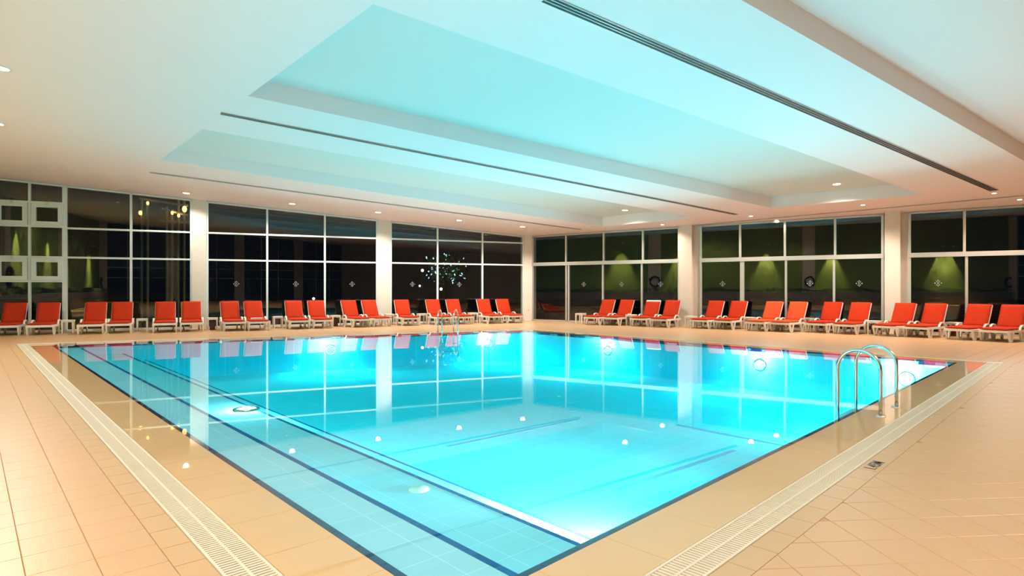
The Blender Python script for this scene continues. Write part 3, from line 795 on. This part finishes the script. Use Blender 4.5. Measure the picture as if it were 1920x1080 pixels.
def bm_mesh(bm, name, mat):
    me = bpy.data.meshes.new(name); bm.to_mesh(me); bm.free(); me.materials.append(mat)
    for p_ in me.polygons: p_.use_smooth = True
    return me
HW, PIV, BL, BA = 0.335, 1.06, 0.76, R(63)
def lounger_meshes():
    d = {}
    f = MB()
    for s_ in (-1, 1): f.box(s_*HW - 0.028, s_*HW + 0.028, 0.0, PIV + 0.22, 0.255, 0.325)
    f.box(-HW, HW, -0.01, 0.05, 0.25, 0.325); f.box(-HW, HW, PIV + 0.17, PIV + 0.22, 0.255, 0.32)
    for k in range(8): f.box(-HW, HW, 0.10 + k*0.125, 0.17 + k*0.125, 0.298, 0.322)
    d['seat_frame'] = f.mesh('seat_frame', M['plastic'], bevel=0.008)
    lg = MB()
    for (ya, yb) in ((-0.13, -0.045), (0.13, 0.045)):
        lg.hexa([(-0.03, ya - 0.035, 0.27), (0.03, ya - 0.035, 0.27), (0.03, ya + 0.035, 0.27), (-0.03, ya + 0.035, 0.27)],
                [(-0.022, yb - 0.022, 0.0), (0.022, yb - 0.022, 0.0), (0.022, yb + 0.022, 0.0), (-0.022, yb + 0.022, 0.0)])
    lg.box(-0.022, 0.022, -0.06, 0.06, 0.0, 0.03)
    d['leg'] = lg.mesh('leg', M['plastic'], bevel=0.005)
    arm = MB(); pts = [(0.70, 0.30), (0.76, 0.38), (0.84, 0.435), (0.94, 0.445), (1.03, 0.425), (1.10, 0.36), (1.13, 0.30)]
    for (y0, z0), (y1, z1) in zip(pts[:-1], pts[1:]): arm.bar((0, y0, z0), (0, y1, z1), 0.055, 0.034)
    d['armrest'] = arm.mesh('armrest', M['plastic'], bevel=0.006)
    wh = MB()
    wh.lathe([(0.02, -0.02), (0.065, -0.02), (0.07, -0.012), (0.07, 0.012), (0.065, 0.02), (0.02, 0.02)], n=20)
    wh.v = [(z, x, y + 0.07) for (x, y, z) in wh.v]
    wh.bar((0, 0, 0.07), (0, -0.03, 0.27), 0.02, 0.035)
    d['wheel'] = wh.mesh('wheel', M['plastic'])
    cs, sn = math.cos(BA), math.sin(BA)
    def tilt_pt(x, l, h): return (x, PIV + l*cs - h*sn, 0.315 + l*sn + h*cs)
    bk = MB()
    def tb(x0, x1, l0, l1, h0, h1):
        bk.hexa([tilt_pt(x0, l0, h0), tilt_pt(x1, l0, h0), tilt_pt(x1, l1, h0), tilt_pt(x0, l1, h0)], [tilt_pt(x0, l0, h1), tilt_pt(x1, l0, h1), tilt_pt(x1, l1, h1), tilt_pt(x0, l1, h1)])
    for s_ in (-1, 1): tb(s_*0.29 - 0.025, s_*0.29 + 0.025, 0, BL, -0.03, 0.012)
    tb(-0.29, 0.29, BL - 0.06, BL + 0.01, -0.03, 0.012)
    for k in range(6): tb(-0.29, 0.29, 0.06 + k*0.105, 0.12 + k*0.105, -0.02, 0.004)
    d['backrest'] = bk.mesh('backrest', M['plastic'], bevel=0.006)
    return d
LM = lounger_meshes()
def pads(mat, seed, slip=0.0):
    s_ = bm_mesh(cushion(-0.325, 0.325, -0.025, PIV - 0.015, 0.065, seed), 'seat_cushion', mat)
    for v in s_.vertices: v.co.z += 0.326
    b_ = bm_mesh(cushion(-0.305, 0.305, 0.03, BL + 0.005 - slip, 0.055, seed + 5), 'back_cushion', mat)
    cs, sn = math.cos(BA), math.sin(BA)
    for v in b_.vertices:
        l, h = v.co.y, v.co.z + 0.014
        v.co.y, v.co.z = PIV + l*cs - h*sn, 0.315 + l*sn + h*cs
    return s_, b_
PADS = [pads(M['red'], k) for k in range(4)]; PADS_SLIP = pads(M['red'], 9, 0.07); PADS_OR = pads(M['orange'], 11)
def bearing(foot, head):
    """direction of the long axis for which the head end lies on the given picture column"""
    p = fl(*foot); hx = (head - 960)/F; best = None
    for k in range(0, 1801):
        th = R(20 + k*0.08); v = abs((p.x + 1.42*math.cos(th)) - hx*(p.y + 1.42*math.sin(th)))
        if best is None or v < best[0]: best = (v, th)
    return best[1]
def rect(p, th, x0, x1, y0, y1):
    d = Vector((math.cos(th), math.sin(th))); l = Vector((d.y, -d.x)); return [p + l*a + d*b for a, b in ((x0, y0), (x1, y0), (x1, y1), (x0, y1))]
def apart(r1, r2):
    for r in (r1, r2):
        for i in range(4):
            e = r[(i+1) % 4] - r[i]; n = Vector((e.y, -e.x)).normalized()
            a = [v.dot(n) for v in r1]; b = [v.dot(n) for v in r2]
            if max(a) < min(b) - 0.004 or max(b) < min(a) - 0.004: return True
    return False
LRECT = []
def settle(foot, th):
    """foot point, moved forward where the head end would touch glazing, piers or the neighbour"""
    p = fl(*foot); u_, n_, piers = (uR, nR, ((1275, 1303), (1657, 1690))) if foot[0] > 1000 else (uL, nL, ())
    need = 0.0; dv_ = Vector((math.cos(th), math.sin(th))); lv = Vector((-dv_.y, dv_.x))
    for sd in (-0.37, 0.37):
        hp = p + dv_*1.47 + lv*sd - K; t_ = hp.dot(u_)
        need = max(need, (0.44 if any(s_on(u_, a) - 0.1 < t_ < s_on(u_, b) + 0.1 for a, b in piers) else 0.16) - hp.dot(n_))
    if need > 0: p = p - dv_*(need/abs(dv_.dot(n_)))
    side_ = -lv if foot[0] > 1000 else -lv
    for k in range(40):
        r = rect(p, th, -0.372, 0.372, -0.02, 1.47)
        if all(apart(r, q) for q in LRECT): break
        p = p + side_*0.02
    LRECT.append(r); return p
def make_lounger(p, th, label, group, pd):
    root = empty('sun_lounger', (p.x, p.y, 0), th - math.pi/2); tag(root, label, 'sun lounger', group)
    link('seat_frame', LM['seat_frame'], root); link('backrest', LM['backrest'], root)
    for s_ in (-1, 1):
        for y in (0.16, 0.90): link('leg', LM['leg'], root, (s_*HW, y, 0))
        link('armrest', LM['armrest'], root, (s_*(HW + 0.012), 0, 0)); link('wheel', LM['wheel'], root, (s_*0.24, PIV + 0.16, 0))
    link('seat_cushion', pd[0], root); link('back_cushion', pd[1], root)
    return root
left = [((8, 630), 34), ((75, 629), 89), ((169, 627), 180), ((222, 625.5), 231), ((309, 624), 310), ((360, 622.5), 359), ((441, 621), 430), ((487, 620), 473),
        ((563, 617.5), 548.5), ((607, 616), 592), ((680, 614), 653), ((719, 612.5), 689), ((772, 611), 752), ((835, 609.5), 812), ((874, 608.2), 845), ((931, 607), 906), ((968, 606), 939)]
right = [((1108, 609.5), 1144), ((1144, 610.5), 1177), ((1199, 612), 1230), ((1239, 613.7), 1267), ((1314, 616), 1351), ((1354, 618), 1389), ((1415, 621), 1460), ((1458, 622.5), 1496),
         ((1530, 624), 1570), ((1582, 627), 1618), ((1658, 630.5), 1707), ((1716, 633), 1761), ((1797, 637.5), 1850), ((1863, 641), 1907)]
LG = []
def pair_up(lst, pairs):
    out = {}
    for grp in pairs:
        th = sum(bearing(*lst[i]) for i in grp)/len(grp)
        for i in grp: out[i] = (lst[i][0], th)
    return [out[i] for i in range(len(lst))]
PL_ = pair_up(left, [(0, 1), (2, 3), (4, 5), (6, 7), (8, 9), (10, 11), (12,), (13, 14), (15, 16)])
PR_ = pair_up(right, [(2*k, 2*k + 1) for k in range(7)])
# the right-hand row stands more nearly square to its own line
row = math.atan2(fl(*right[-1][0]).y - fl(*right[0][0]).y, fl(*right[-1][0]).x - fl(*right[0][0]).x) + math.pi/2
PR_ = [(f_, th*0.84 + row*0.16) for f_, th in PR_]
for i, (f_, th_) in enumerate(PL_):
    lab = 'white lounger with red cushions at the left window wall, %s from the left' % ordn(i + 1)
    if i == 7: lab = 'white lounger with red cushions and a folded towel, eighth along the left window wall'
    LG.append(make_lounger(settle(f_, th_), th_, lab, 'sun loungers at left window wall', PADS[i % 4]))
for i, (f_, th_) in enumerate(PR_):
    lab = 'white lounger with red cushions at the right window wall, %s from the far corner' % ordn(i + 1)
    pd = PADS[i % 4]
    if i == 2: pd = PADS_SLIP; lab = 'white lounger whose red cushion has slipped below the frame top, at right window wall'
    if i in (6, 7): pd = PADS_OR; lab = 'white lounger with faded orange-red cushions at right window wall, %s of its pair' % ('left' if i == 6 else 'right')
    make_lounger(settle(f_, th_), th_, lab, 'sun loungers at right window wall', pd)
# folded towel on the eighth lounger
lg = LG[7]; tw = empty('towel', lg.location, lg.rotation_euler.z); 
o = Matrix.Rotation(lg.rotation_euler.z, 3, 'Z') @ Vector((-0.03, 0.40, 0.0)); tw.location = (lg.location.x + o.x, lg.location.y + o.y, 0.391)
tag(tw, 'small folded white towel lying on the seat of a red lounger', 'towel')
for k in range(2):
    MB().box(-0.20 + 0.01*k, 0.19, -0.09, 0.09 - 0.01*k, 0.024*k, 0.024*k + 0.024).obj('fold', M['towel'], tw, bevel=0.009, seg=3)

# ------------------------------------------------------------------ side tables and bins
TW = 0.175
def table_meshes():
    d = {}; i_ = TW - 0.02; l_ = TW - 0.03
    t = MB().box(-TW, TW, -TW, TW, 0.405, 0.435); d['top'] = t.mesh('table_top', M['plastic'], bevel=0.01)
    a = MB()
    for s_ in (-1, 1): a.box(-i_, i_, s_*i_ - 0.01, s_*i_ + 0.01, 0.36, 0.405); a.box(s_*i_ - 0.01, s_*i_ + 0.01, -i_, i_, 0.36, 0.405)
    d['apron'] = a.mesh('apron', M['plastic'])
    l = MB().hexa([(-0.026, -0.026, 0.40), (0.026, -0.026, 0.40), (0.026, 0.026, 0.40), (-0.026, 0.026, 0.40)], [(-0.018, -0.018, 0), (0.018, -0.018, 0), (0.018, 0.018, 0), (-0.018, 0.018, 0)])
    d['leg'] = l.mesh('leg', M['plastic'], bevel=0.004); return d
TM = table_meshes()
TPOS = {}
def side_table(x, y, rz, label, group):
    p0 = fl(x, y); u_, n_ = (uR, nR) if x > 1000 else (uL, nL); best = None
    near = min(LRECT, key=lambda r: ((r[0] + r[1] + r[2] + r[3])/4 - p0).length); e = near[1] - near[0]; rz = math.atan2(e.y, e.x)
    for i in range(-30, 31):             # nearest free spot between the loungers
        for j in range(-10, 36):
            p = p0 + u_*(i*0.03) + n_*(j*0.03)
            if (p - K).dot(n_) < 0.36: continue
            t_ = (p - K).dot(u_)
            if x > 1000 and (p - K).dot(n_) < 0.62 and any(sR(a) - 0.28 < t_ < sR(b) + 0.28 for a, b in ((1275, 1313), (1657, 1703))): continue
            c = abs(i)*1.6 + abs(j)
            if best and c >= best[0]: continue
            r = rect(p, rz + math.pi/2, -TW - 0.005, TW + 0.005, -TW - 0.005, TW + 0.005)
            if all(apart(r, q) for q in LRECT): best = (c, p)
    if best is None: print('NO SPOT', x, y); return
    p = best[1]; TPOS[(x, y)] = (p, rz);
    root = empty('side_table', (p.x, p.y, 0), rz); tag(root, label, 'table', group)
    link('table_top', TM['top'], root); link('apron', TM['apron'], root)
    for a in (-1, 1):
        for b in (-1, 1): link('leg', TM['leg'], root, (a*(TW - 0.03), b*(TW - 0.03), 0))
aL, aR = math.atan2(uL.y, uL.x), math.atan2(uR.y, uR.x)
for x, y, lab in ((128, 624, 'between the second and third loungers from the left'), (267, 620.5, 'between the fourth and fifth loungers from the left'),
                  (400, 618, 'above a brown bin by the first cream column'), (524, 614.5, 'just right of the lounger with the towel'),
                  (643, 611.5, 'above a brown bin left of the second cream column'), (745, 608.3, 'beside the single lounger, on its left'),
                  (804, 607.2, 'beside the single lounger, on its right'), (901, 604.6, 'between the last two lounger pairs before the corner')):
    side_table(x, y, aL, 'white plastic side table ' + lab, 'side tables at left window wall')
for x, y, lab in ((1089, 606.5, 'in front of the sliding door nearest the corner'), (1189, 609, 'between the first two lounger pairs right of the corner'),
                  (1297, 614, 'by the first cream column of the right wall'), (1393, 616.5, 'left of the faded lounger pair'),
                  (1514, 619.5, 'right of the faded lounger pair'), (1632, 626, 'by the second cream column of the right wall'),
                  (1781, 631, 'between the last two lounger pairs on the right'), (1946, 638, 'at the right picture edge')):
    side_table(x, y, aR, 'white plastic side table ' + lab, 'side tables at right window wall')
def bin_(x, y, rz, label):
    if (x, y) not in TPOS: return
    p, rz = TPOS[(x, y)]; root = empty('waste_bin', (p.x, p.y, 0), rz); tag(root, label, 'bin', 'brown bins under the side tables')
    o_ = [(-0.085, -0.085), (0.085, -0.085), (0.085, 0.085), (-0.085, 0.085)]; b = MB(); k = 1.14
    b.hexa([(x_, y_, 0.0) for x_, y_ in o_], [(x_*k, y_*k, 0.30) for x_, y_ in o_]); b.obj('body', M['bin'], root, bevel=0.012)
    r_ = MB(); e = 0.085*k + 0.006
    for s_ in (-1, 1): r_.box(-e, e, s_*e - 0.01, s_*e + 0.01, 0.29, 0.315); r_.box(s_*e - 0.01, s_*e + 0.01, -e, e, 0.29, 0.315)
    r_.obj('rim', M['bin'], root)
bin_(400, 618, aL, 'brown waste bin under the side table by the first left column')
bin_(643, 611.5, aL, 'brown waste bin under the side table near the second left column')
bin_(1632, 626, aR, 'brown waste bin under the side table by the second right column')
bin_(1781, 631, aR, 'brown waste bin under the side table among the rightmost loungers')

# ------------------------------------------------------------------ outside at night, seen through the left windows
def far(x, y, Y): return Vector(((x - 960)/F*Y, Y, H + (540 - y)/F*Y))
pg = empty('framework', (far(320, 540, 28).x, 28, 0)); tag(pg, 'dim steel pergola with warm lamps standing in for a lit building outside', 'framework')  # posts, beams and lamps stand in for a lit building outside
pg_o = -Vector(pg.location)
def pgo(mb, name, mat):
    o = mb.obj(name, mat, pg); o.location = pg_o; return o
for x, yt in ((266, 372), (277, 380), (313, 388), (323, 392), (335, 372), (346, 372)):
    a = far(x, yt, 28); pgo(MB().bar((a.x, a.y, -0.12), (a.x, a.y, a.z), 0.07, 0.07, (0, 1, 0)), 'post', M['alu'])
for (x0, y0, x1, y1) in ((262, 372, 353, 386), (304, 391, 353, 404), (300, 414, 355, 418)):
    pgo(MB().bar(far(x0, y0, 28.05), far(x1, y1, 28.05), 0.08, 0.10), 'beam', M['alu'])
lan = emit_mat('warm_lantern', (1.0, 0.55, 0.12), 5.0)
for x, y, r in ((346, 392, 0.10), (277, 381, 0.06), (263, 399, 0.07), (323, 399, 0.06), (335, 404, 0.06)):
    c = far(x, y, 27.9)
    pgo(MB().lathe([(0.0, r*1.5), (r*0.7, r*1.1), (r, 0.0), (r*0.7, -r*1.1), (0.0, -r*1.5)], c, 14), 'lantern', lan)
tree = empty('lit_tree', (far(835, 540, 42).x, 42, -0.12)); tag(tree, 'dark tree wrapped in blue-white fairy lights outside the third window bay', 'tree')
rr = random.Random(5); bl = MB(); lf = MB(); c = far(835, 503, 42)
for k in range(110):
    o = c + Vector((rr.gauss(0, 0.55), rr.gauss(0, 0.4), rr.gauss(0, 0.42))); v = Vector((rr.uniform(-1, 1), rr.uniform(-1, 1), rr.uniform(-1.5, 1.5))).normalized()*rr.uniform(0.10, 0.26); t_ = v.orthogonal().normalized()*0.05
    bl.add([o, o + v*0.5 + t_, o + v, o + v*0.5 - t_], [(0, 1, 2, 3)])
for k in range(700):
    o = c + Vector((rr.gauss(0, 0.5), rr.gauss(0, 0.5), rr.gauss(0, 0.4))); v = Vector((rr.uniform(-1, 1), rr.uniform(-1, 1), rr.uniform(-1, 1))).normalized()*0.3; t_ = v.orthogonal().normalized()*0.1
    lf.add([o, o + v*0.5 + t_, o + v, o + v*0.5 - t_], [(0, 1, 2, 3)])
for mb, nm, mt in ((bl, 'fairy_lights', emit_mat('fairy_light', (0.35, 0.75, 1.0), 3.0)), (lf, 'foliage', M['leaf']), (MB().tube([(c.x, c.y, -0.12), (c.x + 0.05, c.y, 1.2), (c.x, c.y, c.z)], 0.12, 10), 'trunk', M['wreath'])):
    o = mb.obj(nm, mt, tree); o.location = -Vector(tree.location)
    if nm != 'trunk': tag(o, kind='stuff')
glob = emit_mat('globe_lamp', (1.0, 0.95, 0.85), 7.0)
for i, (x, y, r, lab) in enumerate(((792, 507, 0.10, 'tall thin garden lamp left of the lit tree'), (787, 536, 0.07, 'short garden lamp below and left of the lit tree'), (827, 542, 0.10, 'low garden lamp directly below the lit tree'), (588, 560, 0.09, 'low garden lamp outside the middle window bay'))):
    c = far(x, y, 43); root = empty('garden_lamp', (c.x, c.y, -0.12)); tag(root, lab, 'lamp', 'garden lamps outside')
    MB().tube([(0, 0, 0), (0, 0, c.z + 0.12 - r)], 0.03, 8).obj('pole', M['dark'], root)
    MB().lathe([(0.0, r), (r*0.7, r*0.7), (r, 0.0), (r*0.7, -r*0.7), (0.0, -r)], (0, 0, c.z + 0.12), 16).obj('globe', glob, root, smooth=True)
t_ = sL(192); c = WLt.P(t_, -0.12, -0.55)
root = empty('ground_lamp', c); tag(root, 'low yellow ground lamp outside behind the third and fourth loungers', 'lamp')
MB().lathe([(0.12, 0.0), (0.13, 0.06), (0.10, 0.09)], n=16).obj('housing', M['alu'], root); MB().lathe([(0.0, 0.13), (0.06, 0.12), (0.10, 0.09)], n=16).obj('lens', emit_mat('yellow_lens', (1.0, 0.72, 0.15), 9.0), root)
ld = bpy.data.lights.new('ground_light', 'POINT'); ld.energy = 30; ld.color = (1.0, 0.75, 0.2); ld.shadow_soft_size = 0.05
lo = bpy.data.objects.new('ground_light', ld); COL.objects.link(lo); lo.parent = root; lo.location = (0, 0, 0.25)
